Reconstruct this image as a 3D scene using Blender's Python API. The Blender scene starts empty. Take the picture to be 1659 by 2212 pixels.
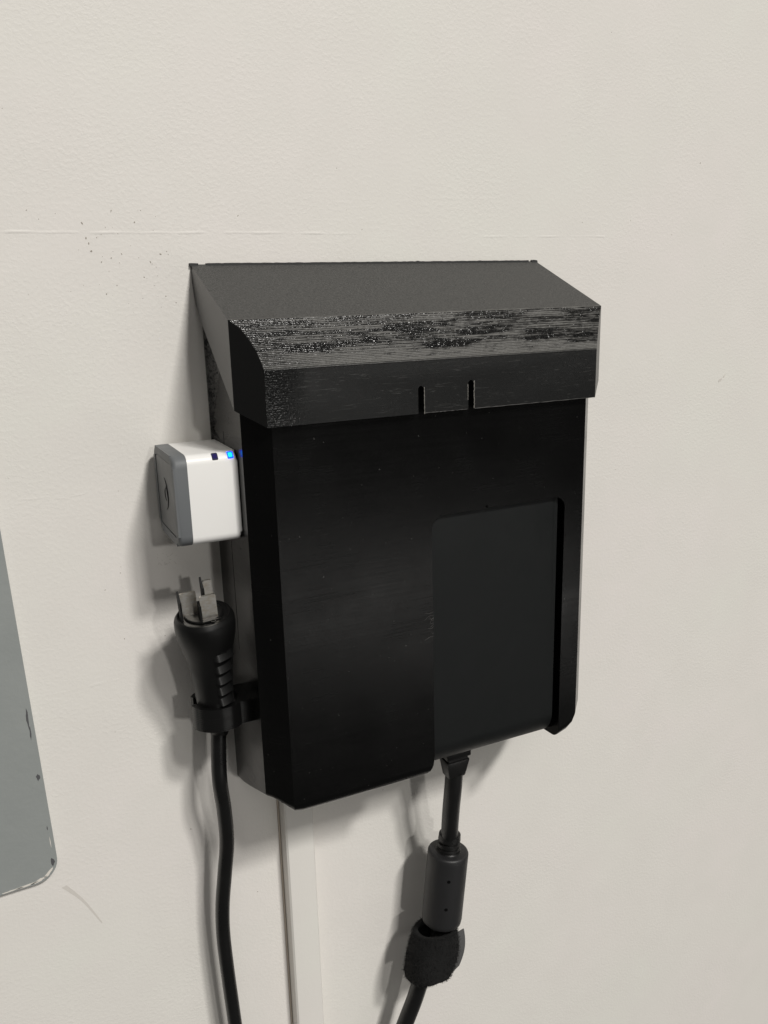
import bpy, bmesh, math, random
from mathutils import Vector, Matrix
random.seed(7)
K = 0.00118                      # metres per drawing unit
scn = bpy.context.scene
COL = scn.collection

# ------------------------------------------------------------------ camera
cam_pos = Vector((-159.2, -334.6, -12.9))
yaw, pitch, roll = 0.4422, 0.2533, -0.0268
fwd = Vector((math.sin(yaw)*math.cos(pitch), math.cos(yaw)*math.cos(pitch), -math.sin(pitch)))
rt = Vector((math.cos(yaw), -math.sin(yaw), 0)); up = rt.cross(fwd)
r2 = rt*math.cos(roll) + up*math.sin(roll); u2 = up*math.cos(roll) - rt*math.sin(roll)
cd = bpy.data.cameras.new('camera'); cam = bpy.data.objects.new('camera', cd); COL.objects.link(cam)
m = Matrix((r2, u2, -fwd)).transposed().to_4x4(); m.translation = cam_pos*K; cam.matrix_world = m
cd.sensor_fit = 'HORIZONTAL'; cd.sensor_width = 36; cd.lens = 36*1817.5/1659
cd.clip_start = 0.01; cd.clip_end = 50
scn.camera = cam

# ------------------------------------------------------------------ light
w = bpy.data.worlds.new('World'); scn.world = w; w.use_nodes = True
bg = w.node_tree.nodes['Background']; bg.inputs[0].default_value = (1.0, .97, .92, 1); bg.inputs[1].default_value = 0.085

def area(name, pos, tgt, sx, sy, power, col):
    ld = bpy.data.lights.new(name, 'AREA'); ld.shape = 'RECTANGLE'; ld.size = sx; ld.size_y = sy
    ld.energy = power; ld.color = col
    o = bpy.data.objects.new(name, ld); COL.objects.link(o)
    o.location = Vector(pos)*K
    o.rotation_euler = (Vector(tgt)-Vector(pos)).to_track_quat('-Z', 'Y').to_euler()
    return o
CEN = (-30, -40, -140)
WARM = (1, .975, .93)
area('tube_lamp', (CEN[0]+.33*6500, CEN[1]-6500, CEN[2]+1.08*6500), CEN, .95, .80, 640, WARM)
area('tube_lamp', (CEN[0]+.19*6500, CEN[1]-6500, CEN[2]+.93*6500), CEN, .85, .80, 345, WARM)
area('room_lamp', (CEN[0]+.08*4000, CEN[1]-4000, CEN[2]+.26*4000), CEN, .19, .19, 29, WARM)
area('overhead_fill', (-700, -2600, 2200), (-60, 0, -250), 1.8, 1.2, 15, WARM)  # added overhead fill for the ambient light, not an actual fixture
area('floor_bounce', (760, -1800, -850), (-40, -53, -122), 1.5, .28, 2.7, WARM)

vs = scn.view_settings
vs.view_transform = 'Standard'; vs.look = 'None'; vs.exposure = 0; vs.gamma = 1; vs.use_curve_mapping = False

# ------------------------------------------------------------------ materials
def mat(name, col, rough=.5, spec=.5, metal=0.0):
    mt = bpy.data.materials.new(name); mt.use_nodes = True
    b = mt.node_tree.nodes['Principled BSDF']
    b.inputs['Base Color'].default_value = (*col, 1); b.inputs['Roughness'].default_value = rough
    b.inputs['Specular IOR Level'].default_value = spec; b.inputs['Metallic'].default_value = metal
    return mt
class NT:
    """small node helper; coordinates in drawing units (object space)"""
    def __init__(s, mt):
        s.mt = mt; s.t = mt.node_tree; s.b = s.t.nodes['Principled BSDF']
        tc = s.n('ShaderNodeTexCoord'); mp = s.n('ShaderNodeMapping'); mp.inputs['Scale'].default_value = (1/K,)*3
        s.t.links.new(tc.outputs['Object'], mp.inputs['Vector']); s.co = mp.outputs[0]
    def n(s, ty): return s.t.nodes.new(ty)
    def l(s, a, b): s.t.links.new(a, b)
    def noise(s, scale=(1,1,1), detail=3, rough=.5, dist=0, off=(0,0,0)):
        mp = s.n('ShaderNodeMapping'); mp.inputs['Scale'].default_value = scale; mp.inputs['Location'].default_value = off
        s.l(s.co, mp.inputs['Vector'])
        x = s.n('ShaderNodeTexNoise'); x.inputs['Scale'].default_value = 1; x.inputs['Detail'].default_value = detail
        x.inputs['Roughness'].default_value = rough; x.inputs['Distortion'].default_value = dist
        s.l(mp.outputs[0], x.inputs['Vector']); return x.outputs['Fac']
    def ramp(s, fac, a, b, ca=0.0, cb=1.0):
        x = s.n('ShaderNodeMapRange'); x.inputs['From Min'].default_value = a; x.inputs['From Max'].default_value = b
        x.inputs['To Min'].default_value = ca; x.inputs['To Max'].default_value = cb; s.l(fac, x.inputs['Value']); return x.outputs[0]
    def math(s, op, a, b=None):
        x = s.n('ShaderNodeMath'); x.operation = op
        for i, v in enumerate((a, b)):
            if v is None: continue
            if isinstance(v, (int, float)): x.inputs[i].default_value = v
            else: s.l(v, x.inputs[i])
        return x.outputs[0]
    def mix(s, fac, a, b):
        x = s.n('ShaderNodeMix'); x.data_type = 'RGBA'
        if isinstance(fac, float): x.inputs[0].default_value = fac
        else: s.l(fac, x.inputs[0])
        for i, v in ((6, a), (7, b)):
            if isinstance(v, tuple): x.inputs[i].default_value = (*v, 1)
            else: s.l(v, x.inputs[i])
        return x.outputs[2]
    def bump(s, h, dist, strength=1.0):
        x = s.n('ShaderNodeBump'); x.inputs['Distance'].default_value = dist*K; x.inputs['Strength'].default_value = strength
        s.l(h, x.inputs['Height']); s.l(x.outputs[0], s.b.inputs['Normal'])
    def xyz(s):
        x = s.n('ShaderNodeSeparateXYZ'); s.l(s.co, x.inputs[0]); return x.outputs

def wall_paint(name, bumpy=1.0, col=(.775, .7535, .716)):
    mt = mat(name, col, .55, .35); N = NT(mt)
    c1 = N.ramp(N.noise((.011,)*3, 2), .35, .65)
    c = N.mix(c1, tuple(v*k for v, k in zip(col, (.99, 1.0, .985))), tuple(v*k for v, k in zip(col, (1.012, .992, 1.0))))
    c2 = N.ramp(N.noise((.04, .04, .04), 5, .6, .3, off=(9, 4, 2)), .35, .75)
    c = N.mix(c2, c, tuple(v*k for v, k in zip(col, (.975, .968, .965))))
    N.l(c, N.b.inputs['Base Color'])
    a = N.noise((.62, .62, .70), 3, .55, .2); b = N.noise((1.7,)*3, 2, .5); d = N.noise((.07,)*3, 2)
    ar = N.ramp(a, .42, .70)
    mask = N.ramp(N.noise((.02,)*3, 2, off=(3, 3, 3)), .35, .65, .45, 1.0)
    h = N.math('ADD', N.math('MULTIPLY', N.math('ADD', N.math('MULTIPLY', ar, .8), N.math('MULTIPLY', b, .35)), mask), N.math('MULTIPLY', d, .9))
    N.bump(h, .072*bumpy)
    return mt
M = {}
M['wall'] = wall_paint('wall_paint')
M['duct'] = wall_paint('duct_paint', .35)

# black printed plastic of the box
def printed(name, base, rough, spec=.5, line=.5, seedoff=0, layers=0.0):
    mt = mat(name, (base,)*3, rough, spec); N = NT(mt)
    st = N.noise((.03, .03, 1.6), 3, .6, off=(seedoff, 0, 0)); cl = N.noise((.05,)*3, 3, .55, off=(0, seedoff, 0))
    N.l(N.ramp(N.math('ADD', N.math('MULTIPLY', st, .5), N.math('MULTIPLY', cl, .7)), .3, .9, rough-.07, rough+.10), N.b.inputs['Roughness'])
    g = N.noise((2.2,)*3, 2, .5)
    h = N.math('ADD', N.math('MULTIPLY', st, line), N.math('MULTIPLY', g, .35))
    if layers: h = N.math('ADD', h, N.math('MULTIPLY', N.math('SINE', N.math('MULTIPLY', N.xyz()[2], 7.85)), layers))
    N.bump(h, .07)
    # fine pale dust and tiny scratches
    d = N.ramp(N.noise((.8,)*3, 1, .5, off=(5, 5, seedoff)), .785, .81)
    sc = N.ramp(N.noise((.12, .12, 2.5), 3, .6, .6, off=(1, 7, seedoff)), .68, .80)
    f = N.math('MAXIMUM', N.math('MULTIPLY', d, .7), N.math('MULTIPLY', sc, .10))
    N.l(N.mix(f, (base,)*3, (.055, .055, .053)), N.b.inputs['Base Color'])
    return mt
M['body'] = printed('black_printed_plastic', .0018, .22, .24, .16)
M['clip'] = printed('black_clip_plastic', .005, .22, .45, .6, 4, .25)

# the lid: matte roof, sanded stepped curve, scratched front; same plastic, different finish
def lid_mat():
    mt = mat('lid_plastic', (.01,)*3, .5, .5); N = NT(mt)
    X, Y, Z0 = N.xyz(); Z = N.math('SUBTRACT', Z0, 221.0)
    ge = N.n('ShaderNodeNewGeometry'); sp = N.n('ShaderNodeSeparateXYZ'); N.l(ge.outputs['Normal'], sp.inputs[0])
    wob = N.math('MULTIPLY', N.math('SUBTRACT', N.noise((.3, .3, .3), 3), .5), 1.6)
    Yw = N.math('ADD', Y, wob)
    roof = N.ramp(Yw, -47.6, -46.6)                     # roof plane finish
    Zw = N.math('ADD', Z, N.math('MULTIPLY', wob, .5))
    front = N.ramp(Zw, -37.2, -36.2, 1.0, 0.0)          # straight front finish
    side = N.ramp(N.math('ABSOLUTE', X), 79.0, 79.9)
    # sanded patches on the stepped curve (long along x)
    s1 = N.noise((.045, .30, .42), 4, .62, .5); s2 = N.noise((.25, .9, 1.3), 3, .6, off=(4, 2, 8))
    low = N.ramp(Z, -38.0, -31.5, .20, 0.0)
    sand = N.ramp(N.math('ADD', N.math('ADD', N.math('MULTIPLY', s1, .72), N.math('MULTIPLY', s2, .30)), low), .46, .58)
    arcs = N.math('ADD', N.math('SUBTRACT', Z, N.math('MULTIPLY', Y, -.75)), N.math('MULTIPLY', N.math('SUBTRACT', s1, .5), 1.4))
    strp = N.ramp(N.math('SINE', N.math('MULTIPLY', arcs, 5.0)), .15, .75)
    brk = N.ramp(N.noise((.035, .2, .25), 3, .6, .4, off=(8, 3, 1)), .34, .50)
    strp = N.math('MULTIPLY', N.math('MULTIPLY', strp, brk), N.ramp(Z, -34.5, -30.5, .15, .9))
    sand = N.math('MULTIPLY', sand, N.math('SUBTRACT', 1.0, strp))
    ends = N.ramp(N.math('ADD', X, N.math('MULTIPLY', s1, 40)), -64, -22, .22, 1.0)
    sand = N.math('MULTIPLY', sand, ends)
    scr = N.ramp(N.noise((.10, .10, 1.7), 4, .65, .9, off=(2, 9, 4)), .60, .74)
    scr2 = N.ramp(N.noise((.25, .25, 1.1), 3, .6, 1.5, off=(12, 9, 4)), .66, .76)
    fr = N.math('MAXIMUM', N.math('MULTIPLY', scr, .85), N.math('MULTIPLY', scr2, .8))
    c_curve = N.mix(sand, (.006,)*3, (.135, .132, .125))
    c_front = N.mix(fr, (.006, .0063, .0063), (.07, .07, .068))
    grain = N.noise((1.5,)*3, 3, .7)
    c_roof = N.mix(N.ramp(grain, .25, .75), (.010, .010, .0095), (.088, .087, .083))
    c = N.mix(front, c_curve, c_front); c = N.mix(roof, c, c_roof)
    fb = N.ramp(N.math('ABSOLUTE', sp.outputs[0]), .5, .62)          # side and corner facets: untouched smooth plastic
    c = N.mix(fb, c, (.005, .005, .005))
    N.l(c, N.b.inputs['Base Color'])
    r = N.math('ADD', N.math('MULTIPLY', sand, .40), .17)
    def mixf(f, a, b):
        x = N.n('ShaderNodeMix'); N.l(f, x.inputs[0])
        for i, v in ((2, a), (3, b)):
            if isinstance(v, float): x.inputs[i].default_value = v
            else: N.l(v, x.inputs[i])
        return x.outputs[0]
    r = mixf(front, r, N.ramp(X, -68, -50, .24, .36)); r = mixf(roof, r, .62); r = mixf(fb, r, .30)
    N.l(r, N.b.inputs['Roughness'])
    # relief: orange peel near the left corner, ragged layers on the curve, grain on the roof
    corner = N.ramp(X, -70, -54, 1.5, .10)
    pe = N.math('ADD', N.math('MULTIPLY', N.noise((1.5, 1.5, 1.1), 2, .6), corner), N.math('MULTIPLY', N.math('SINE', N.math('ADD', N.math('MULTIPLY', Z, 7.85), N.math('MULTIPLY', s2, 5.0))), N.ramp(X, -71, -60, .07, .004)))
    lay = N.math('MULTIPLY', N.noise((.50, .7, .8), 3, .6, off=(7, 1, 2)), .85)
    hb = mixf(front, lay, pe); hb = mixf(roof, hb, N.math('MULTIPLY', grain, .55)); hb = mixf(fb, hb, N.math('MULTIPLY', grain, .12))
    N.bump(hb, .55)
    return mt
M['lid'] = lid_mat()
M['burr'] = mat('painted_edge_highlight', (.075, .073, .07), .5)  # highlight on the lid's lower front edge, put into the colour
M['brim'] = mat('thin_brim_plastic', (.022,)*3, .7, .3)
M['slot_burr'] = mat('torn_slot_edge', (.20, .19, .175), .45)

def soft_black(name, base, rough, gs=3.0, bump=.03, col=None):
    mt = mat(name, col or (base,)*3, rough, .45); N = NT(mt)
    g = N.noise((gs,)*3, 3, .6); N.bump(g, bump)
    cl = N.noise((.07,)*3, 3)
    N.l(N.ramp(cl, .3, .7, rough-.06, rough+.08), N.b.inputs['Roughness'])
    return mt
M['brick'] = soft_black('adapter_case', .0135, .50, 2.2, .05, (.0048, .0058, .0060))
M['brick'].node_tree.nodes['Principled BSDF'].inputs['Specular IOR Level'].default_value = .32
M['ferrite'] = soft_black('ferrite_sleeve', .026, .48, 2.5, .03, (.017, .017, .018))
M['cable'] = soft_black('cable_jacket', .006, .36, 1.2, .03)
M['rubber'] = soft_black('plug_rubber', .0045, .38, 2.0, .035)
M['rubber'].node_tree.nodes['Principled BSDF'].inputs['Specular IOR Level'].default_value = .3
M['cord'] = soft_black('cord_jacket', .005, .30, .5, .05)
M['hole'] = mat('pin_hole', (.002,)*3, .9, .1)
M['velcro'] = soft_black('strap_pile', .0035, .95, 1.5, .5)
M['fuzz'] = mat('strap_fibres', (.016,)*3, .8, .2)
M['strap_edge'] = soft_black('strap_hook_side', .085, .6, 2.0, .1)
M['lint'] = mat('lint_fibre', (.16, .155, .15), .8, .2)
def metal():
    mt = mat('nickel_plated_brass', (.62, .57, .49), .38, .5, 1.0); N = NT(mt)
    c = N.ramp(N.noise((.5, .5, .9), 3, .6), .35, .7)
    N.l(N.mix(c, (.88, .86, .82), (.74, .68, .58)), N.b.inputs['Base Color']); N.bump(N.noise((.3, .3, 3), 2), .03)
    return mt
M['blade'] = metal()
M['fin'] = mat('fin_dark_reflection', (.010, .010, .010), .65, .2)  # bare metal mirroring the dark room, painted as near-black colour
M['white'] = soft_black('white_abs', 0, .34, 3.0, .012, (.88, .87, .85))
M['cap'] = soft_black('grey_soft_touch', 0, .50, 3.0, .015, (.135, .143, .150))
M['cap_face'] = soft_black('grey_face', 0, .42, 3.0, .015, (.125, .130, .134))
M['engrave'] = mat('engraved_line', (.012, .012, .013), .5)
M['led_off'] = mat('led_window_off', (.025, .02, .11), .15, .6)
mt = mat('led_lit', (.02, .15, .9), .3); b = mt.node_tree.nodes['Principled BSDF']
b.inputs['Emission Color'].default_value = (.0, .03, 1, 1); b.inputs['Emission Strength'].default_value = 2.6; M['led_on'] = mt
M['led_bezel'] = mat('led_window_frame', (.02, .02, .06), .3)
M['led_core'] = mat('led_core', (.02, .3, .9), .3); b = M['led_core'].node_tree.nodes['Principled BSDF']
b.inputs['Emission Color'].default_value = (.0, .36, 1, 1); b.inputs['Emission Strength'].default_value = 2.4
def panel_paint():
    mt = mat('grey_enamel', (.24, .25, .24), .40, .5); N = NT(mt)
    c = N.ramp(N.noise((.03,)*3, 4, .6), .3, .7); sc = N.ramp(N.noise((1.1,)*3, 3, .6, off=(3, 1, 1)), .72, .80)
    k = N.mix(c, (.272, .29, .285), (.30, .317, .31)); k = N.mix(N.math('MULTIPLY', sc, .25), k, (.42, .42, .40))
    N.l(k, N.b.inputs['Base Color']); N.bump(N.noise((.35,)*3, 3, .55), .10)
    N.l(N.ramp(N.noise((.08,)*3, 3), .3, .7, .34, .50), N.b.inputs['Roughness'])
    return mt
M['panel'] = panel_paint()
M['chip'] = mat('bare_dark_metal', (.09, .09, .095), .5)
M['smear'] = wall_paint('smeared_wall_paint', .5, (.74, .71, .65))
M['speck'] = mat('dirt_speck', (.33, .30, .26), .8, .2)
M['scuff'] = mat('grey_scuff', (.64, .61, .57), .7, .2)
M['pale_spot'] = mat('pale_scuff', (.84, .80, .73), .6, .3)

# ------------------------------------------------------------------ build helpers (drawing units)
BASE = {}
def link(name, me, material, parent=None, base=None):
    o = bpy.data.objects.new(name, me); COL.objects.link(o)
    if material: me.materials.append(material)
    if parent is not None:
        o.parent = parent; BASE[o.name] = BASE[parent.name]
    else:
        BASE[o.name] = Vector(base or (0, 0, 0)); o.location = BASE[o.name]*K
    return o
def obj(name, bm, material, parent=None, base=None, smooth=None, recalc=True):
    b = BASE[parent.name] if parent is not None else Vector(base or (0, 0, 0))
    if recalc: bmesh.ops.recalc_face_normals(bm, faces=bm.faces)
    for v in bm.verts: v.co = (v.co - b)*K
    me = bpy.data.meshes.new(name); bm.to_mesh(me); bm.free()
    if smooth is not None:
        for p in me.polygons: p.use_smooth = True
        me.set_sharp_from_angle(angle=math.radians(smooth))
    return link(name, me, material, parent, base)
def thing(name, label, cat, base, group=None):
    o = bpy.data.objects.new(name, None); COL.objects.link(o); o.empty_display_size = .02
    BASE[o.name] = Vector(base); o.location = BASE[o.name]*K
    return tag(o, label, cat, group)
def tag(o, label, cat, group=None):
    o['label'] = label; o['category'] = cat
    if group: o['group'] = group
    return o
def box(bm, x0, x1, y0, y1, z0, z1, M4=None):
    r = bmesh.ops.create_cube(bm, size=1)
    vs_ = r['verts']
    for v in vs_:
        v.co = Vector(((x0+x1)/2 + v.co.x*(x1-x0), (y0+y1)/2 + v.co.y*(y1-y0), (z0+z1)/2 + v.co.z*(z1-z0)))
        if M4: v.co = M4 @ v.co
    return vs_
def bevel(bm, edges, r, seg=4):
    bmesh.ops.bevel(bm, geom=edges, offset=r, segments=seg, profile=.5, affect='EDGES', clamp_overlap=True)
def rbox(x0, x1, y0, y1, z0, z1, r, seg=4):
    bm = bmesh.new(); box(bm, x0, x1, y0, y1, z0, z1); bevel(bm, bm.edges[:], r, seg); return bm
def prism(pts, a, b, axis):
    """closed outline extruded along axis from a to b; pts are 2-D in the other two axes (x,y,z order)"""
    bm = bmesh.new(); R = []
    for t in (a, b):
        ring = []
        for p, q in pts:
            c = {'x': (t, p, q), 'y': (p, t, q), 'z': (p, q, t)}[axis]; ring.append(bm.verts.new(c))
        R.append(ring)
    n = len(pts)
    bm.faces.new(R[0]); bm.faces.new(R[1][::-1])
    for i in range(n): bm.faces.new((R[0][i], R[0][(i+1) % n], R[1][(i+1) % n], R[1][i]))
    return bm
def catmull(P, n=8):
    P = [Vector(p) for p in P]; Q = [P[0]*2-P[1]] + P + [P[-1]*2-P[-2]]; out = []
    for i in range(1, len(Q)-2):
        a, b_, c, d = Q[i-1:i+3]
        for k in range(n):
            t = k/n
            out.append(.5*((2*b_) + (c-a)*t + (2*a-5*b_+4*c-d)*t*t + (3*b_-a-3*c+d)*t**3))
    out.append(P[-1]); return out
def frames(P):
    T = [(P[min(i+1, len(P)-1)]-P[max(i-1, 0)]).normalized() for i in range(len(P))]
    nrm = T[0].orthogonal().normalized(); F = []
    for t in T:
        nrm = (nrm - t*nrm.dot(t)).normalized(); F.append((t, nrm, t.cross(nrm)))
    return F
def sweep(bm, P, R, n=20, cap=True):
    P = [Vector(p) for p in P]; F = frames(P); rings = []
    for i, p in enumerate(P):
        r = R[i] if isinstance(R, (list, tuple)) else R
        rings.append([bm.verts.new(p + (F[i][1]*math.cos(2*math.pi*k/n) + F[i][2]*math.sin(2*math.pi*k/n))*r) for k in range(n)])
    for a, b_ in zip(rings, rings[1:]):
        for k in range(n): bm.faces.new((a[k], a[(k+1) % n], b_[(k+1) % n], b_[k]))
    if cap: bm.faces.new(rings[0][::-1]); bm.faces.new(rings[-1])
    return rings
def lathe(bm, A, B, prof, n=40):
    """prof: (distance from A towards B, radius)"""
    A = Vector(A); d = (Vector(B)-A).normalized()
    P = [A + d*s for s, r in prof]
    u = d.cross(Vector((0, 1, 0))).normalized(); v = d.cross(u); rings = []
    for p, (s, r) in zip(P, prof):
        rings.append([bm.verts.new(p + (u*math.cos(2*math.pi*k/n) + v*math.sin(2*math.pi*k/n))*max(r, .01)) for k in range(n)])
    for a, b_ in zip(rings, rings[1:]):
        for k in range(n): bm.faces.new((a[k], a[(k+1) % n], b_[(k+1) % n], b_[k]))
    bm.faces.new(rings[0][::-1]); bm.faces.new(rings[-1])
def boolean(bm, cutters, op='DIFFERENCE'):
    """exact boolean on drawing-unit bmeshes; returns a new bmesh"""
    def tmp(b_):
        bmesh.ops.recalc_face_normals(b_, faces=b_.faces)
        me = bpy.data.meshes.new('tmp'); b_.to_mesh(me); b_.free()
        o = bpy.data.objects.new('tmp', me); COL.objects.link(o); return o
    o = tmp(bm); cs = [tmp(c) for c in cutters]
    for c in cs:
        md = o.modifiers.new('b', 'BOOLEAN'); md.operation = op; md.object = c; md.solver = 'EXACT'
    dg = bpy.context.evaluated_depsgraph_get(); dg.update()
    me = bpy.data.meshes.new_from_object(o.evaluated_get(dg))
    r = bmesh.new(); r.from_mesh(me)
    for x in [o]+cs:
        d = x.data; bpy.data.objects.remove(x); bpy.data.meshes.remove(d)
    bpy.data.meshes.remove(me)
    bmesh.ops.remove_doubles(r, verts=r.verts, dist=.002)
    return r
def arc(cx, cy, r, a0, a1, n):
    return [(cx + r*math.cos(math.radians(a0+(a1-a0)*i/n)), cy + r*math.sin(math.radians(a0+(a1-a0)*i/n))) for i in range(n+1)]

# ------------------------------------------------------------------ wall
bm = bmesh.new(); box(bm, -900, 1000, 0, 80, -1300, 750)
wall = obj('wall', bm, M['wall'], base=(0, 0, -1300)); wall['kind'] = 'structure'
wall['label'] = 'off-white painted wall with faint roller texture'
def ridge(name, x0, x1, z, height, width, drop=0, fade=True):
    """low ragged paint ridge on the wall"""
    bm = bmesh.new(); n = int((x1-x0)/1.5); prof = [(-1.0, 0), (-.55, .35), (-.15, 1.0), (.35, .55), (1.0, 0)]; rows = []
    ph = [random.uniform(0, 6.28) for _ in range(5)]
    for i in range(n+1):
        t = i/n; x = x0+(x1-x0)*t
        a = (min(1, t*6, (1-t)*6) if fade else 1)*(.55+.45*math.sin(x*.09+ph[0])*math.sin(x*.31+ph[1])+.2*random.uniform(-1, 1))
        zz = z + drop*t + .15*math.sin(x*.05+ph[2]) + .07*math.sin(x*.4+ph[3])
        rows.append([bm.verts.new((x, .02 - max(.02, height*max(a, .03))*h, zz + width*k)) for k, h in prof])
    for a, b_ in zip(rows, rows[1:]):
        for k in range(len(prof)-1): bm.faces.new((a[k], a[k+1], b_[k+1], b_[k]))
    return obj(name, bm, M['wall'], wall, smooth=60)
ridge('tape_seam', -260, 12, 11.6, .19, .8)
ridge('tape_seam', 30, 135, 10.9, .12, .8)
ridge('paint_ridge', -175, -112, -83, .07, .9, -1.5)
ridge('paint_ridge', -150, -120, -164, .12, 1.2, 1)
ridge('paint_ridge', -143, -118, -85.5, .10, .7, 2)

def blob(bm, c, rx, rz, ang=0, y=-.06, n=9, jag=.35):
    """thin irregular flake lying on the wall"""
    ca, sa = math.cos(ang), math.sin(ang); ring = []; back = []
    for k in range(n):
        a = 2*math.pi*k/n; j = 1+random.uniform(-jag, jag); px, pz = rx*math.cos(a)*j, rz*math.sin(a)*j
        q = (c[0]+px*ca-pz*sa, c[1]+px*sa+pz*ca)
        ring.append(bm.verts.new((q[0], y, q[1]))); back.append(bm.verts.new((q[0], y+.3, q[1])))
    bm.faces.new(ring)
    for k in range(n): bm.faces.new((ring[k], ring[(k+1) % n], back[(k+1) % n], back[k]))
bm = bmesh.new()
spk = [(-118.0, 14.6, .5, 1.0), (-117.2, 9.5, .4, .9), (-115.8, 5.0, .7, .5), (-116.4, 7.6, .3, .8), (-112.6, 1.2, .3, .5), (-109.0, 2.6, .4, .4), (-105.2, 4.0, .3, .6),
       (-91.0, 3.9, .8, .45), (-88.6, 4.8, .3, .3), (-95.0, 1.0, .3, .6), (-97.8, -4.5, .4, .4), (-108.0, -7.2, .3, .3), (-90.4, -11.5, .5, .3), (-112, -10.2, .4, .4), (-99.5, 15.2, .4, .5),
       (-107.4, 19.0, .25, .8), (178, 46, .4, .6), (162, 12, .3, .3), (-60, 18, .3, .6), (-118, -118, .3, .3), (-124.5, -124, .5, .25), (-119.2, -146, .25, .4), (-103, -148, .3, .3), (-127, -186, .3, .2), (-100, -241, .5, .4), (-72, -284, .5, .35)]
for x, z, a, b_ in spk: blob(bm, (x, z), a*.6, b_*.6, random.uniform(-.6, .6))
for _ in range(35):
    x = random.gauss(-106, 16); z = random.gauss(-1, 12); s = random.uniform(.07, .15); blob(bm, (x, z), s, s*random.uniform(.6, 1.8), random.uniform(0, 3))
for _ in range(45): s = random.uniform(.07, .16); blob(bm, (random.uniform(-160, 260), random.uniform(-420, 110)), s, s*random.uniform(.5, 2), random.uniform(0, 3))
o = obj('dirt_specks', bm, M['speck'], wall); o['kind'] = 'stuff'
bm = bmesh.new()
P = catmull([(-154.5, -.05, -250.8), (-151, -.05, -255.5), (-147, -.05, -262), (-141.5, -.05, -274)], 6)
for i in range(len(P)-1):
    wd = .9*(1-i/len(P))+.15; a, b_ = P[i], P[i+1]; wn = .9*(1-(i+1)/len(P))+.15
    q = [(a.x-wd, -.05, a.z-.2), (a.x+wd, -.05, a.z+.2), (b_.x+wn, -.05, b_.z+.2), (b_.x-wn, -.05, b_.z-.2)]
    bm.faces.new([bm.verts.new(v) for v in q])
bmesh.ops.remove_doubles(bm, verts=bm.verts, dist=.01)
obj('scratch_mark', bm, M['scuff'], wall)
bm = bmesh.new()
for x, z, rx, rz, a in [(202.6, -62.6, 1.5, .8, .5), (205.2, -60.4, 1.2, .45, .8)]: blob(bm, (x, z), rx, rz, a, -.07, 10, .3)
obj('scuff_mark', bm, M['scuff'], wall)
bm = bmesh.new()
for _ in range(16): blob(bm, (random.uniform(-103, -95), random.uniform(-118, -112.5)), random.uniform(.3, 1.1), random.uniform(.07, .16), random.uniform(-1.5, 1.5), -.05)
obj('scribbled_scuff', bm, M['scuff'], wall)

# ------------------------------------------------------------------ cable duct below the box
duct = thing('cable_duct', 'narrow flat off-white cable duct running down the wall below the black box', 'cable duct', (-52, 0, -900))
out = [(-59.2, -.1), (-59.0, -7.6), (-58.2, -8.4), (-52, -8.9), (-46.0, -8.5), (-45.3, -7.8), (-45.2, -.1)]
obj('duct_cover', prism(out, -900, -224.5, 'z'), M['duct'], duct, smooth=35)
bm = bmesh.new(); box(bm, -60.0, -59.3, -1.0, -.12, -900, -224.5)
obj('gap_shade_strip', bm, mat('duct_gap_shade', (.50, .44, .37), .8), duct)  # shade in the crevice beside the duct, painted as a darker strip

# ------------------------------------------------------------------ grey panel cover at the left
pan = thing('electrical_panel_cover', 'grey enamelled metal panel cover with rounded corner and chipped edge on the wall', 'panel cover', (-300, 0, -244))
def lean(bm):
    R = Matrix.Rotation(-.024, 3, 'Y'); c = Vector((-156, 0, -235))
    for v in bm.verts: v.co = c + R @ (v.co - c)
    return bm
def rrect(x0, x1, z0, z1, r, n=10):
    return arc(x1-r, z0+r, r, -90, 0, n) + arc(x1-r, z1-r, r, 0, 90, n) + arc(x0+r, z1-r, r, 90, 180, n) + arc(x0+r, z0+r, r, 180, 270, n)
bm = prism(rrect(-560, -155.6, -244, 420, 9.5), -2.6, -.05, 'y')
fe = [e for e in bm.edges if all(v.co.y < -2.5 for v in e.verts)]
bevel(bm, fe, 1.5, 4)
obj('cover_plate', lean(bm), M['panel'], pan, smooth=40)
bm = bmesh.new()
def pblob(bm, c, rx, rz, ang, y, jag=.4, n=11): blob(bm, c, rx, rz, ang, y, n, jag)
for x, z, rx, rz in [(-157.6, -170.0, .42, 4.2), (-157.4, -177, .25, 2.6), (-157.4, -196.5, .6, 1.5), (-157.6, -236.0, .75, 2.0), (-157.3, -220, .2, .8)]:
    bm = bmesh.new(); pblob(bm, (x, z), rx, rz, -.05, -2.72); obj('paint_chip', lean(bm), M['chip'], pan)
bm = bmesh.new()
for x, z, rx, rz, a in [(-159.8, -240.5, 2.7, .6, .78), (-163.8, -242.6, 3.0, .55, .26), (-168.6, -243.1, 3.6, .35, .07), (-174, -243.3, 3.6, .2, .03), (-157.1, -226.5, .14, 2.2, 0)]:
    bm = bmesh.new(); pblob(bm, (x, z), rx, rz, a, -2.76, .35, 14); obj('paint_smear', lean(bm), M['smear'], pan)

# ------------------------------------------------------------------ black printed box
holder = thing('adapter_box', 'black 3D-printed box with sloped lid mounted on the wall', 'wall box', (0, 0, -221))
YF = -53.4
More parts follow.
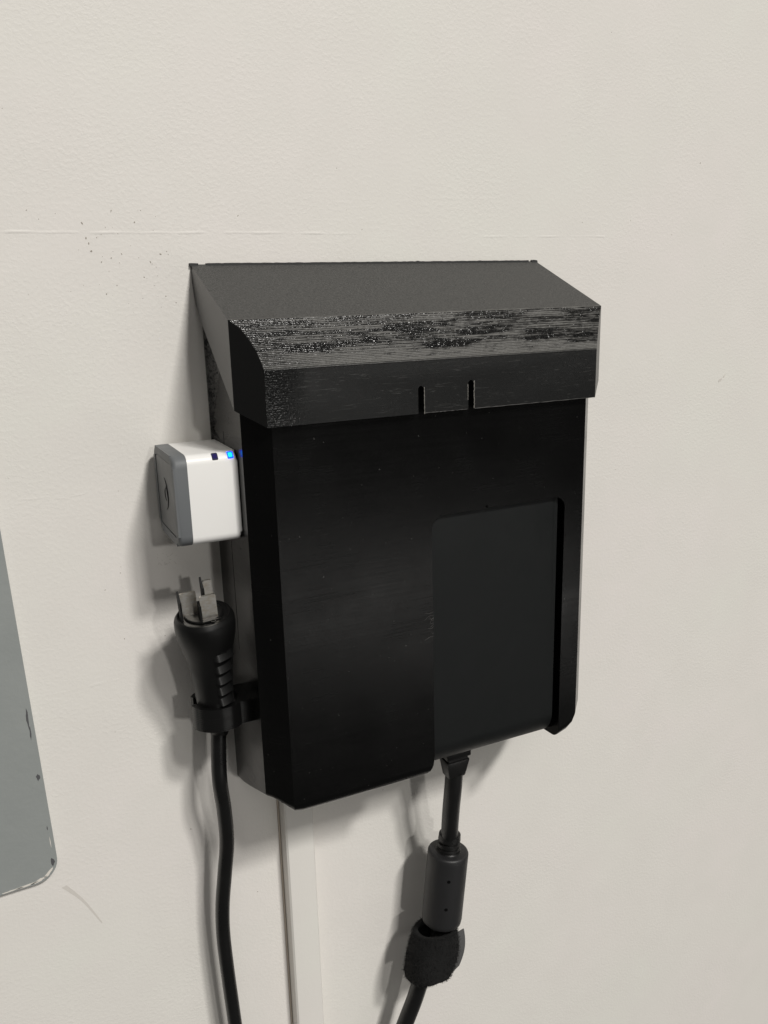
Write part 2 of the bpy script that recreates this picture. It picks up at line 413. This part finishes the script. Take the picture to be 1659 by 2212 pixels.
# outline of the body seen from above: x, y, bottom z, bottom rounding, top z
OL = [(-77.3, -.15, -221.5, 1.2), (-77.3, -10, -219.0, 1.2), (-77.3, -20, -215.4, 1.2), (-77.3, -32, -210.8, 1.4), (-77.3, -44.3, -206.2, 1.8)]
OL += [(-75.2, -46.6, -206.8, 2.0), (-73.0, -48.9, -208.2, 2.4), (-70.8, -51.2, -210.0, 3.0), (-68.7, YF, -211.4, 3.8), (-65, YF, -212.6, 4.5), (-60, YF, -213.0, 5)]
for i in range(1, 12): OL.append((-60+i*10.5, YF, -213.0, 5))
OL += [(60, YF, -212.6, 5), (64.5, YF, -210.8, 4.5), (67.3, YF, -208.2, 3.8), (68.7, YF, -204.6, 3.0), (72, -49.9, -203.6, 2.2), (77.3, -44.3, -203.2, 1.8), (77.3, -20, -213, 1.2), (77.3, -.15, -221.5, 1.2)]
bm = bmesh.new(); rings = []
def topz(y): return -3.6 + y*(-.423)*-1
n = len(OL)
def inward(i):
    a = Vector((OL[i-1][0], OL[i-1][1])); b_ = Vector((OL[(i+1) % n][0], OL[(i+1) % n][1]))
    if i == 0: return Vector((1, 0))
    if i == n-1: return Vector((-1, 0))
    d = (b_-a).normalized(); return Vector((-d.y, d.x))
levels = [None, 'f', 'a'] + list(range(1, 7))
for lv in levels:
    ring = []
    for i, (x, y, zb, r) in enumerate(OL):
        if lv is None: ring.append(bm.verts.new((x, y, -4.2 + .423*y if y > -45 else -43.0)))
        elif lv == 'f': ring.append(bm.verts.new((x, y, zb+r+.8)))
        elif lv == 'a': ring.append(bm.verts.new((x, y, zb+r)))
        else:
            t = lv/6*math.pi/2; q = inward(i)*(r*(1-math.cos(t)))
            ring.append(bm.verts.new((x+q.x, min(-.15, y+q.y), zb + r - r*math.sin(t))))
    rings.append(ring)
for a, b_ in zip(rings, rings[1:]):
    for i in range(n): bm.faces.new((a[i], b_[i], b_[(i+1) % n], a[(i+1) % n]))
bmesh.ops.triangulate(bm, faces=[bm.faces.new(rings[0]), bm.faces.new(rings[-1][::-1])])
# opening for the adapter, open at the bottom
x0, x1, zt = -5.3, 59.3, -98.0
cut = [(x0-12, -240), (x0-5.2, -213.6)] + [(x0-3.6, -212.4), (x0-1.7, -210.3), (x0-.5, -207.4), (x0, -203.5)] + arc(x0+6, zt-6, 6, 180, 90, 8) + arc(x1-5, zt-5, 5, 90, 0, 8) + [(x1, -240)]
c1 = prism(cut, -60, -3.0, 'y')
c2 = bmesh.new(); box(c2, -77.9, -76.6, -20.4, -19.7, -152, -62)          # seam in the left side
c3 = bmesh.new(); box(c3, 19.5, 20.6, -54, -52.6, -98.6, -96.9)           # nick in the top edge of the opening
bm = boolean(bm, [c1, c2, c3])
bevel_e = []
body = obj('body', bm, M['body'], holder, smooth=24, recalc=False)
# rough support scars on the left side
bm = bmesh.new(); NY, NZ = 26, 90
def scar(y0f, y1f, z0, z1, ny, nz):
    rows = []
    for j in range(nz+1):
        t = j/nz; z = z0+(z1-z0)*t; ya, yb = y0f(t), y1f(t); row = []
        for i in range(ny+1):
            s = i/ny; y = ya+(yb-ya)*s
            edge = min(1, s*8, (1-s)*8, t*10, (1-t)*10)
            h = (.25+.9*max(0, math.sin(y*4.1+math.sin(z*.35)*2.2+z*.22)+random.uniform(-.6, .6)))*edge
            row.append(bm.verts.new((-77.25-h*.6, y+random.uniform(-.1, .1), z)))
        rows.append(row)
    for a, b_ in zip(rows, rows[1:]):
        for i in range(ny): bm.faces.new((a[i], a[i+1], b_[i+1], b_[i]))
scar(lambda t: -2.2, lambda t: -5.0-16.0*max(.08, 1-abs(t*2-1.1)), -62, -21, 26, 80)
obj('support_scar', bm, mat('ragged_black_plastic', (.003,)*3, .38, .4), holder, smooth=30)
bm = bmesh.new(); scar(lambda t: -2.5, lambda t: -12-3.5*math.sin(t*9)-t*-6, -68.5, -58, 26, 26)
obj('support_scar', bm, bpy.data.materials['ragged_black_plastic'], holder, smooth=30)
# chipped lower left corner
bm = bmesh.new()
for _ in range(16):
    t = random.random(); x = -75.6+6.8*t; y = -45.7-6.9*t; z = -205.2-4.0*t+random.uniform(0, 2.4)
    s = random.uniform(.2, .5); vs_ = box(bm, x-s, x+s, y-s*.4, y+s*.4, z-s*.35, z+s*.35, None)
    R = Matrix.Rotation(random.uniform(-.8, .8), 3, 'Y') @ Matrix.Rotation(-.79, 3, 'Z'); c = Vector((x, y, z))
    for v in vs_: v.co = c + R @ (v.co-c)
o = obj('corner_flakes', bm, bpy.data.materials['ragged_black_plastic'], holder); o['kind'] = 'stuff'
# lid ------------------------------------------------------------------
LW = 80.0
P0, P1, P2 = Vector((-47.3, -20.0)), Vector((-53.6, -25.2)), Vector((-56.2, -37.3))
prof = [(-.1, 0), (-47.3, -20.0)]
NS = 29; pp = [(1-t)**2*P0 + 2*(1-t)*t*P1 + t*t*P2 for t in [i/400 for i in range(401)]]
zs = [-20.0 - 17.3*(i+1)/NS for i in range(NS)]
def yat(z):
    for a, b_ in zip(pp, pp[1:]):
        if b_.y <= z: return a.x + (b_.x-a.x)*((z-a.y)/(b_.y-a.y) if b_.y != a.y else 0)
    return -56.2
py = -47.3
for z in zs:
    y = yat(z); zp = prof[-1][1]
    yp = prof[-1][0]; L_ = math.hypot(y-yp, z-zp); nx, nz = (z-zp)/L_, -(y-yp)/L_       # rounded edge of one printed layer
    for q in (.18, .38, .62, .82):
        b_ = .26*L_*math.sin(math.pi*q)**.8
        prof.append((yp+(y-yp)*q + nx*b_, zp+(z-zp)*q + nz*b_))
    prof.append((y, z)); py = y
prof += [(-56.2, -56.7), (-47.3, -51.0), (-9.5, -21.2), (-3.0, -14.8), (-.1, -6.5)]
bm = prism(prof, -LW, LW, 'x')
CH = 8.95
def wedge(sgn):
    return prism([(sgn*(LW+1), -47.3+1), (sgn*(LW+1), -70), (sgn*(LW-CH-13.8), -70)] if False else
                 [(sgn*(LW+2), -47.3+2), (sgn*(LW+2), -75), (sgn*(LW-CH-18.8), -56.25-18.8)], -80, 10, 'z')
inner = [(0.5, -3.0), (-45.0, -22.6), (-49.3, -28.5), (-53.6, -41), (-53.6, -70), (0.5, -70)]
ic = prism(inner, -LW+2.4, LW-2.4, 'x')
ic = boolean(ic, [prism([(s*(LW-2.4+2), -44.4+2), (s*(LW-2.4+2), -75), (s*(LW-2.4-30.6+2), -75)], -90, 10, 'z') for s in (-1, 1)])
def slot(xa, xb, zt_):
    r = (xb-xa)/2
    return prism([(xa, -62), (xa, zt_-r*.7), (xa+r*.6, zt_), (xb-r*.6, zt_), (xb, zt_-r*.7), (xb, -62)], -60, -50, 'y')
S1, S2 = (-12.0, -9.55), (9.75, 12.2)
bm = boolean(bm, [wedge(-1), wedge(1), ic, slot(*S1, -46.4), slot(*S2, -45.6)])
lid = obj('lid', bm, M['lid'], holder, smooth=32, recalc=False)
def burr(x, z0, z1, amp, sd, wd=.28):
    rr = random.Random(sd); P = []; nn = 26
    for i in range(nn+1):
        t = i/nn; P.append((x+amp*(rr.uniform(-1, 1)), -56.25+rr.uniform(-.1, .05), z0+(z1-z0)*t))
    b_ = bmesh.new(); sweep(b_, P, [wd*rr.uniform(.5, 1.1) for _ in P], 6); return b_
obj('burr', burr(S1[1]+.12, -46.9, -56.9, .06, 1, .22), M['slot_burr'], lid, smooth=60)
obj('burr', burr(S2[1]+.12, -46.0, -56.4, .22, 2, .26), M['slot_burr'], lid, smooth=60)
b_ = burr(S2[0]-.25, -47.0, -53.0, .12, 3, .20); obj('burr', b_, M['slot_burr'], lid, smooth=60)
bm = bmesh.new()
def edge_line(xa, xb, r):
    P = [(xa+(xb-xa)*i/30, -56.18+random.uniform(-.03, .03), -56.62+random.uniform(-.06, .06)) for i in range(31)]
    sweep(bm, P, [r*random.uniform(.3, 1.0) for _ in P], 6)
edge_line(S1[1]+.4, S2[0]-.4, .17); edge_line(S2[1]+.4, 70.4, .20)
obj('edge_highlight', bm, M['burr'], lid, smooth=60)  # pale strips imitate light catching the bottom edge
# thin ragged brim along the wall, with two breaks
bm = bmesh.new()
def brim(xa, xb):
    nn = max(2, int((xb-xa)/1.3)); rows = []
    for i in range(nn+1):
        x = xa+(xb-xa)*i/nn; h = .45+random.uniform(-.07, .07)+(.2 if random.random() < .03 else 0)
        rows.append([bm.verts.new(v) for v in ((x, -.1, h), (x, -.9, h-.05), (x, -1.3, -.62), (x, -.1, -.2))])
    for a, b2 in zip(rows, rows[1:]):
        for k in range(4): bm.faces.new((a[k], a[(k+1) % 4], b2[(k+1) % 4], b2[k]))
    bm.faces.new(rows[0][::-1]); bm.faces.new(rows[-1])
brim(-80.6, -77.2); brim(-74.2, 75.6); brim(77.2, 80.4)
obj('brim', bm, M['brim'], lid, smooth=30)

# clip for the plug -------------------------------------------------------
CX, CY = -89.2, -24.5
def cring(a0, a1, ro, ri, z0, z1, nseg=40):
    pts = arc(CX, CY, ro, a0, a1, nseg) + [(CX+(ro+ri)/2*math.cos(math.radians(a1))-.9*math.sin(math.radians(a1)), CY+(ro+ri)/2*math.sin(math.radians(a1))+.9*math.cos(math.radians(a1)))] \
        + arc(CX, CY, ri, a1, a0, nseg) + [(CX+(ro+ri)/2*math.cos(math.radians(a0))+.9*math.sin(math.radians(a0)), CY+(ro+ri)/2*math.sin(math.radians(a0))-.9*math.cos(math.radians(a0)))]
    return prism(pts, z0, z1, 'z')
bm = cring(-168, 148, 11.0, 8.3, -178.3, -168.6)
c2 = bmesh.new(); box(c2, -82.5, -77.2, -32.5, -16.5, -178.25, -168.65)
bm = boolean(bm, [c2], 'UNION')
c3 = bmesh.new(); lathe(c3, (CX, CY, -182), (CX, CY, -160), [(0, 8.3), (22, 8.3)], 60)
bm = boolean(bm, [c3])
obj('plug_clip', bm, M['clip'], holder, smooth=30, recalc=False)

# ------------------------------------------------------------------ power adapter held in the box
ad = thing('power_adapter', 'dark grey power adapter brick showing through the opening of the black box', 'power adapter', (24, -28, -213.4))
bx0, bx1, byf, byb, bzb, bzt = -9, 57.2, -51.2, -4.2, -213.4, -90
pr = arc(byf+13.5, bzb+13.5, 13.5, 180, 270, 14) + arc(byb-6, bzb+6, 6, 270, 360, 6) + arc(byb-4, bzt-4, 4, 0, 90, 4) + arc(byf+5, bzt-5, 5, 90, 180, 6)
bm = prism(pr, bx0, bx1, 'x')
ee = [e for e in bm.edges if abs(e.verts[0].co.x-e.verts[1].co.x) < 1e-5]
bevel(bm, ee, 3.2, 5)
# keep the hidden left part of the brick inside the solid body clear of the panel
obj('case', bm, M['brick'], ad, smooth=40)
REL = (16.4, -33.0)
bm = bmesh.new(); box(bm, REL[0]-6.6, REL[0]+6.2, REL[1]-4.6, REL[1]+4.6, -219.2, -213.6)
bevel(bm, bm.edges[:], .7, 2)
fl = obj('strain_relief', bm, M['cable'], ad, smooth=40)
bm = bmesh.new(); box(bm, REL[0]-5.2, REL[0]+4.8, REL[1]-3.6, REL[1]+3.6, -221.0, -219.1); obj('neck', bm, M['cable'], fl)
bm = bmesh.new()
vs_ = box(bm, REL[0]-6.2, REL[0]+5.8, REL[1]-4.4, REL[1]+4.4, -229.6, -220.6)
for v in bm.verts:
    if v.co.z < -229: v.co.x = REL[0]-.4+(v.co.x-REL[0])*.72; v.co.y = REL[1]+(v.co.y-REL[1])*.75
bevel(bm, bm.edges[:], .8, 2); obj('neck', bm, M['cable'], fl, smooth=40)
FA, FB = Vector((18.3, -23.0, -277.0)), Vector((13.9, -23.0, -317.0))
path = catmull([(REL[0]-.3, REL[1], -228), (15.9, -32.0, -238), (16.6, -29.0, -250), (17.8, -25.6, -262), (18.6, -23.6, -271), FA, FB, (11.8, -23.0, -326), (7.2, -23, -338), (3.1, -22, -346.8), (-.6, -20, -361), (-5.2, -18, -375.6), (-13, -16, -398), (-24, -14, -432), (-34, -12, -475)], 10)
bm = bmesh.new(); sweep(bm, path, 4.15, 22)
obj('output_cable', bm, M['cable'], ad, smooth=60)
d = (FB-FA).normalized(); fp = []
for s, r in [(0, 8.6), (.15, 9.3), (.5, 9.75), (1.1, 10.0), (3, 10.0), (36.5, 10.0), (38.6, 9.7), (39.6, 8.8), (40, 7)]: fp.append((s, r))
bm = bmesh.new(); lathe(bm, FA, FB, fp, 48)
fer = obj('ferrite_sleeve', bm, M['ferrite'], ad, smooth=50)
bm = bmesh.new(); lathe(bm, FA - d*9.0, FB, [(0, 4.6), (.4, 5.3), (3.4, 5.5), (3.8, 5.0), (4.6, 4.8), (5.0, 5.6), (6.2, 5.7), (6.6, 5.1), (7.2, 5.1), (7.6, 5.8), (8.6, 5.9), (9.2, 6.6), (9.6, 6.6)], 36)
obj('collar', bm, M['cable'], fer, smooth=40)
for s, a in [(11.0, 0), (26.2, 0)]:
    c = FA + d*s; toc = (cam_pos-c); toc -= d*toc.dot(d); toc.normalize()
    side_ = d.cross(toc); dirn = (toc*math.cos(.18)+side_*math.sin(.18)*-1).normalized()
    bm = bmesh.new(); p = c+dirn*9.55; lathe(bm, p, p+dirn, [(0, .85), (.53, .85)], 14)
    obj('pin_hole', bm, M['hole'], fer)

# ------------------------------------------------------------------ hook and loop strap
VC = Vector((8.6, -23.0, -331.5)); va = Vector((-.16, -.04, -1)).normalized(); vx = Vector((1, 0, -.22)); vx = (vx-va*vx.dot(va)).normalized(); vy = va.cross(vx)
if vy.y > 0: vy = -vy
strap = thing('cable_strap', 'fuzzy black hook-and-loop strap wrapped round the cable under the ferrite sleeve', 'strap', VC - Vector((0, 0, 18)))
def vpt(a, h, grow=0):
    """loop of the strap: a angle, h along the axis"""
    rx, ry = 12.3+grow, 10.9+grow
    e = .78
    x = rx*math.copysign(abs(math.cos(a))**e, math.cos(a)); y = ry*math.copysign(abs(math.sin(a))**e, math.sin(a))
    bulge = 1.0 - .12*(h/12)**2 + .03*math.sin(a*3+h*.2)
    return VC + vx*(x*bulge - (1.2 if x < 0 else 0)*(h/14)) + vy*y*bulge + va*(h + .9*math.sin(a*2.0+.7) - (.16*x))
bm = bmesh.new(); na, nh = 72, 22; H = 12.3
outer = [[bm.verts.new(vpt(2*math.pi*i/na, -H+2*H*j/nh) + Vector([random.gauss(0, .13) for _ in range(3)])) for i in range(na)] for j in range(nh+1)]
inn = [[bm.verts.new(vpt(2*math.pi*i/na, -H+2*H*j/nh, -2.4)) for i in range(na)] for j in range(nh+1)]
for j in range(nh):
    for i in range(na):
        k = (i+1) % na
        bm.faces.new((outer[j][i], outer[j][k], outer[j+1][k], outer[j+1][i])); bm.faces.new((inn[j][i], inn[j+1][i], inn[j+1][k], inn[j][k]))
for i in range(na):
    k = (i+1) % na
    bm.faces.new((outer[0][i], inn[0][i], inn[0][k], outer[0][k])); bm.faces.new((outer[nh][i], outer[nh][k], inn[nh][k], inn[nh][i]))
band = obj('band', bm, M['velcro'], strap, smooth=180)
bm = bmesh.new()
for _ in range(6500):
    a = random.uniform(0, 2*math.pi); h = random.uniform(-H, H)
    if random.random() < .12: h = H*random.choice((-1, 1))
    p = vpt(a, h); nrm = (p-(VC+va*(p-VC).dot(va))).normalized()
    q = p + (nrm + Vector([random.gauss(0, .8) for _ in range(3)])).normalized()*random.uniform(.5, 1.5)
    mid = (p+q)/2 + Vector([random.gauss(0, .3) for _ in range(3)]); t = Vector([random.gauss(0, 1) for _ in range(3)]).normalized()*.07
    v = [bm.verts.new(c) for c in (p-t, p+t, mid+t, mid-t, q)]
    bm.faces.new((v[0], v[1], v[2], v[3])); bm.faces.new((v[3], v[2], v[4]))
o = obj('fuzz', bm, M['fuzz'], strap, recalc=False); o['kind'] = 'stuff'
# free end: stiff tab with a beaded hook edge
bm = bmesh.new(); rows = []
for j in range(19):
    h = -H*.80 + (2*H*.80+2.6)*j/18; c0 = vpt(.62, h, -.2)
    e1 = vx*5.0 - vy*1.6
    wdt = 1.0 if j < 17 else (1-.45*(j-16))
    rows.append([bm.verts.new(v) for v in (c0 - e1*.15, c0 + e1*wdt, c0 + e1*wdt - vy*1.3 + vx*.5, c0 - vy*1.3 + vx*.5 - e1*.15)])
for a, b2 in zip(rows, rows[1:]):
    for k in range(4): bm.faces.new((a[k], a[(k+1) % 4], b2[(k+1) % 4], b2[k]))
bm.faces.new(rows[0][::-1]); bm.faces.new(rows[-1])
tab = obj('free_end', bm, M['strap_edge'], strap, smooth=40)
bm = bmesh.new()
for j in range(20):
    h = -H*.7 + 2*H*.78*j/19; c = vpt(.66, h, .15)
    bmesh.ops.create_uvsphere(bm, u_segments=6, v_segments=4, radius=.30, matrix=Matrix.Translation(c))
o = obj('hook_beads', bm, M['strap_edge'], tab); o['kind'] = 'stuff'

# ------------------------------------------------------------------ unplugged power cord in the clip
T = Vector((-93.3, -32.3, -128.8)); Bq = Vector((-89.4, -24.6, -178.5)); ax = (Bq-T).normalized()
cordt = thing('unplugged_lead', 'black power cord with a three-blade twist-lock plug held upright in the clip', 'power cord', Bq)
bm = bmesh.new()
lathe(bm, T, Bq, [(0.5, 9.4), (0, 9.8), (.1, 10.3), (.5, 10.5), (1.4, 11.2), (2.4, 11.5), (5, 11.6), (8, 11.3), (11, 10.7), (15, 9.8), (19, 9.0), (24, 8.3), (32, 7.7), (40, 7.3), (47, 6.7), (49, 6.3), (50, 5.4), (54, 4.4), (57, 3.4)], 48)
pb = obj('plug_body', bm, M['rubber'], cordt, smooth=50)
px = Vector((1, 0, 0)); px = (px-ax*px.dot(ax)).normalized(); pz = -ax; pyv = pz.cross(px)      # pyv points to the wall
if pyv.y < 0: pyv = -pyv
ML = Matrix((px, pyv, pz)).transposed().to_4x4(); ML.translation = T
def blade(plate, fin, h=10.0, tip=1.8):
    """L-shaped twist-lock blade in plug space"""
    bm = bmesh.new(); (x0, x1, y0, y1) = plate
    vs_ = box(bm, x0, x1, y0, y1, -.4, h); bevel(bm, [e for e in bm.edges if abs(e.verts[0].co.y-e.verts[1].co.y) > .5 and e.verts[0].co.z > h-.1 and e.verts[1].co.z > h-.1], .9, 3)
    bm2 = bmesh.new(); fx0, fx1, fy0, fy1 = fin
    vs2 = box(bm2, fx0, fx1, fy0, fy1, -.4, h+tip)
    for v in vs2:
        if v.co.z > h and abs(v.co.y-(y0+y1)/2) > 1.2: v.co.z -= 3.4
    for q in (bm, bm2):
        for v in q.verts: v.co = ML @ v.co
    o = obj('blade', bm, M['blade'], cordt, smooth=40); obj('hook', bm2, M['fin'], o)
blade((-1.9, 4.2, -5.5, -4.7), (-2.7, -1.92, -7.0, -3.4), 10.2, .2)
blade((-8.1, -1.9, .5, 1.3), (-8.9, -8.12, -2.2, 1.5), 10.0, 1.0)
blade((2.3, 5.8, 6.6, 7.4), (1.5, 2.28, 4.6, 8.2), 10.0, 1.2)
bm = bmesh.new()
lathe(bm, T, T-ax*2, [(-.4, 7.5), (.02, 7.5), (.35, 7.0), (.36, .1)], 36)
obj('face_disc', bm, M['rubber'], pb, smooth=30)
bm = bmesh.new(); box(bm, -2.4, 4.9, -7.9, -7.5, .1, .75, None)
for v in bm.verts: v.co = ML @ v.co
obj('face_mark', bm, M['rubber'], pb)
# letter G moulded in front of the ground blade
cu = bpy.data.curves.new('g', 'FONT'); cu.body = 'G'; cu.size = 3.0; cu.extrude = .16; cu.align_x = 'CENTER'
to = bpy.data.objects.new('g', cu); COL.objects.link(to); dg = bpy.context.evaluated_depsgraph_get()
me = bpy.data.meshes.new_from_object(to.evaluated_get(dg)); bpy.data.objects.remove(to)
bm = bmesh.new(); bm.from_mesh(me); bpy.data.meshes.remove(me)
for v in bm.verts: v.co = ML @ Vector((v.co.x+1.6, v.co.y-8.9, v.co.z+.42))
obj('moulded_letter', bm, M['rubber'], pb)
# grip with five ribs on the side that faces the room
toc = Vector((.45, -.9, 0)); toc = (toc-ax*toc.dot(ax)).normalized(); sd = ax.cross(toc)
def rad(s):
    P_ = [(8, 11.3), (11, 10.7), (15, 9.8), (19, 9.0), (24, 8.3), (32, 7.7), (40, 7.3), (47, 6.7)]
    for (a, ra), (b2, rb) in zip(P_, P_[1:]):
        if a <= s <= b2: return ra+(rb-ra)*(s-a)/(b2-a)
    return 7
for s in (15.0, 21.0, 26.4, 31.6, 36.8):
    bm = bmesh.new(); rows = []; nn = 12
    for i in range(nn+1):
        a = -.42 + .95*i/nn; dr = toc*math.cos(a)+sd*math.sin(a); c = T+ax*s; r = rad(s)
        e = min(1, i/2+.1, (nn-i)/2+.1)
        rows.append([bm.verts.new(v) for v in (c+dr*(r-.6)-ax*1.5, c+dr*(r+.1*e)-ax*1.5, c+dr*(r+1.7*e)+ax*1.1, c+dr*(r-.6)+ax*1.5)])
    for a, b2 in zip(rows, rows[1:]):
        for k in range(4): bm.faces.new((a[k], a[(k+1) % 4], b2[(k+1) % 4], b2[k]))
    bm.faces.new(rows[0][::-1]); bm.faces.new(rows[-1])
    obj('grip_rib', bm, M['rubber'], pb, smooth=40)
# raised outline round the grip
P = []
for i in range(28):
    t = i/27; s = 13.0 + 27*t; a = -.62 + .9*max(0, (1-t*5))**2
    dr = toc*math.cos(a)+sd*math.sin(a); P.append(T+ax*s+dr*(rad(s)+.02))
bm = bmesh.new(); sweep(bm, P, .28, 8); obj('grip_outline', bm, M['rubber'], pb, smooth=60)
path = catmull([T+ax*52, (-90.6, -25, -196), (-90.9, -25, -207), (-89.5, -22.4, -222), (-89.0, -20, -238.5), (-90.6, -18, -255), (-92.3, -16, -272), (-92.9, -15, -288), (-92.4, -15, -308), (-91.1, -15, -338), (-89.5, -14, -372), (-90, -12, -420), (-93, -10, -480)], 10)
bm = bmesh.new(); sweep(bm, path, 3.15, 22); obj('cord', bm, M['cord'], cordt, smooth=60)

# ------------------------------------------------------------------ smart plug on the left side of the box
spg = thing('smart_plug', 'white cube-shaped smart plug with grey end cap and blue light on the box side', 'smart plug', (-88, -20, -100.5))
sy0, sy1, sz0, sz1 = -38.0, -3.2, -100.6, -67.0
def rsq(y0, y1, z0, z1, r, n=6): return arc(y1-r, z0+r, r, -90, 0, n)+arc(y1-r, z1-r, r, 0, 90, n)+arc(y0+r, z1-r, r, 90, 180, n)+arc(y0+r, z0+r, r, 180, 270, n)
bm = prism(rsq(sy0, sy1, sz0, sz1, 3.4), -96.0, -77.55, 'x')
bevel(bm, [e for e in bm.edges if all(v.co.x > -77.7 for v in e.verts)], 1.6, 4)
shell = obj('shell', bm, M['white'], spg, smooth=35)
bm = prism(rsq(sy0-.15, sy1+.15, sz0-.15, sz1+.15, 4.4), -101.2, -96.05, 'x')
bevel(bm, [e for e in bm.edges if all(v.co.x < -101.1 for v in e.verts)], 1.5, 3)
bm = boolean(bm, [prism(rsq(sy0+3.0, sy1-3.0, sz0+3.0, sz1-3.0, 2.2), -102, -100.6, 'x')])
cap = obj('end_cap', bm, M['cap'], spg, smooth=35, recalc=False)
bm = prism(rsq(sy0+3.35, sy1-3.35, sz0+3.35, sz1-3.35, 2.0), -100.95, -100.55, 'x')
obj('cap_face', bm, M['cap_face'], cap, smooth=35)
cy_, cz_ = (sy0+sy1)/2, (sz0+sz1)/2
bm = bmesh.new()
def face_arc(bm, cy, cz, r, a0, a1, wd, n=24):
    P = [(-100.97, y, z) for y, z in arc(cy, cz, r, a0, a1, n)]
    sweep(bm, P, [wd*(.35+.65*math.sin(math.pi*min(1, max(0, i/n)))**.5) for i in range(n+1)], 6)
face_arc(bm, cy_+2.4, cz_+.2, 6.2, 100, 262, .34)
obj('logo_arc', bm, M['engrave'], cap, smooth=60)
bm = bmesh.new(); face_arc(bm, cy_-1.0, cz_+.2, 2.6, -75, 75, .28); face_arc(bm, cy_+.9, cz_+.3, 3.2, 110, 200, .16)
obj('logo_arc', bm, M['engrave'], cap, smooth=60)
def led(x, m_, mb):
    c = Vector((x, sy0+3.4-3.4*math.cos(math.radians(42)), sz1-3.4+3.4*math.sin(math.radians(42))))
    R = Matrix.Rotation(math.radians(48), 4, 'X'); R = Matrix.Rotation(-math.radians(42), 4, 'X')
    def mk(hx, hz, d0, d1, r):
        bm = bmesh.new(); box(bm, -hx, hx, -d1, -d0, -hz, hz); bevel(bm, [e for e in bm.edges if abs(e.verts[0].co.y-e.verts[1].co.y) > .01], r, 3)
        for v in bm.verts: v.co = c + (R @ v.co)
        return bm
    b1 = obj('led_window', mk(1.12, 1.45, -.6, .05, .4), mb, spg, smooth=40)
    obj('lens', mk(.74, .95, -.5, .10, .35), m_, b1, smooth=40)
led(-85.6, M['led_off'], M['led_bezel']); led(-79.9, M['led_core'], M['led_on'])

# ------------------------------------------------------------------ lint caught on the edge of the opening
bm = bmesh.new()
for _ in range(11):
    z = -136 - abs(random.gauss(0, 9)); L = random.uniform(.8, 2.4) if random.random() < .75 else 4
    P = catmull([(-5.1, -53.5, z), (-5.3-L*.5, -53.9, z+random.uniform(-.8, .4)), (-5.3-L, -53.75, z+random.uniform(-1.6, .6))], 4)
    sweep(bm, P, .03, 4)
o = obj('lint', bm, M['lint'], body); o['kind'] = 'stuff'
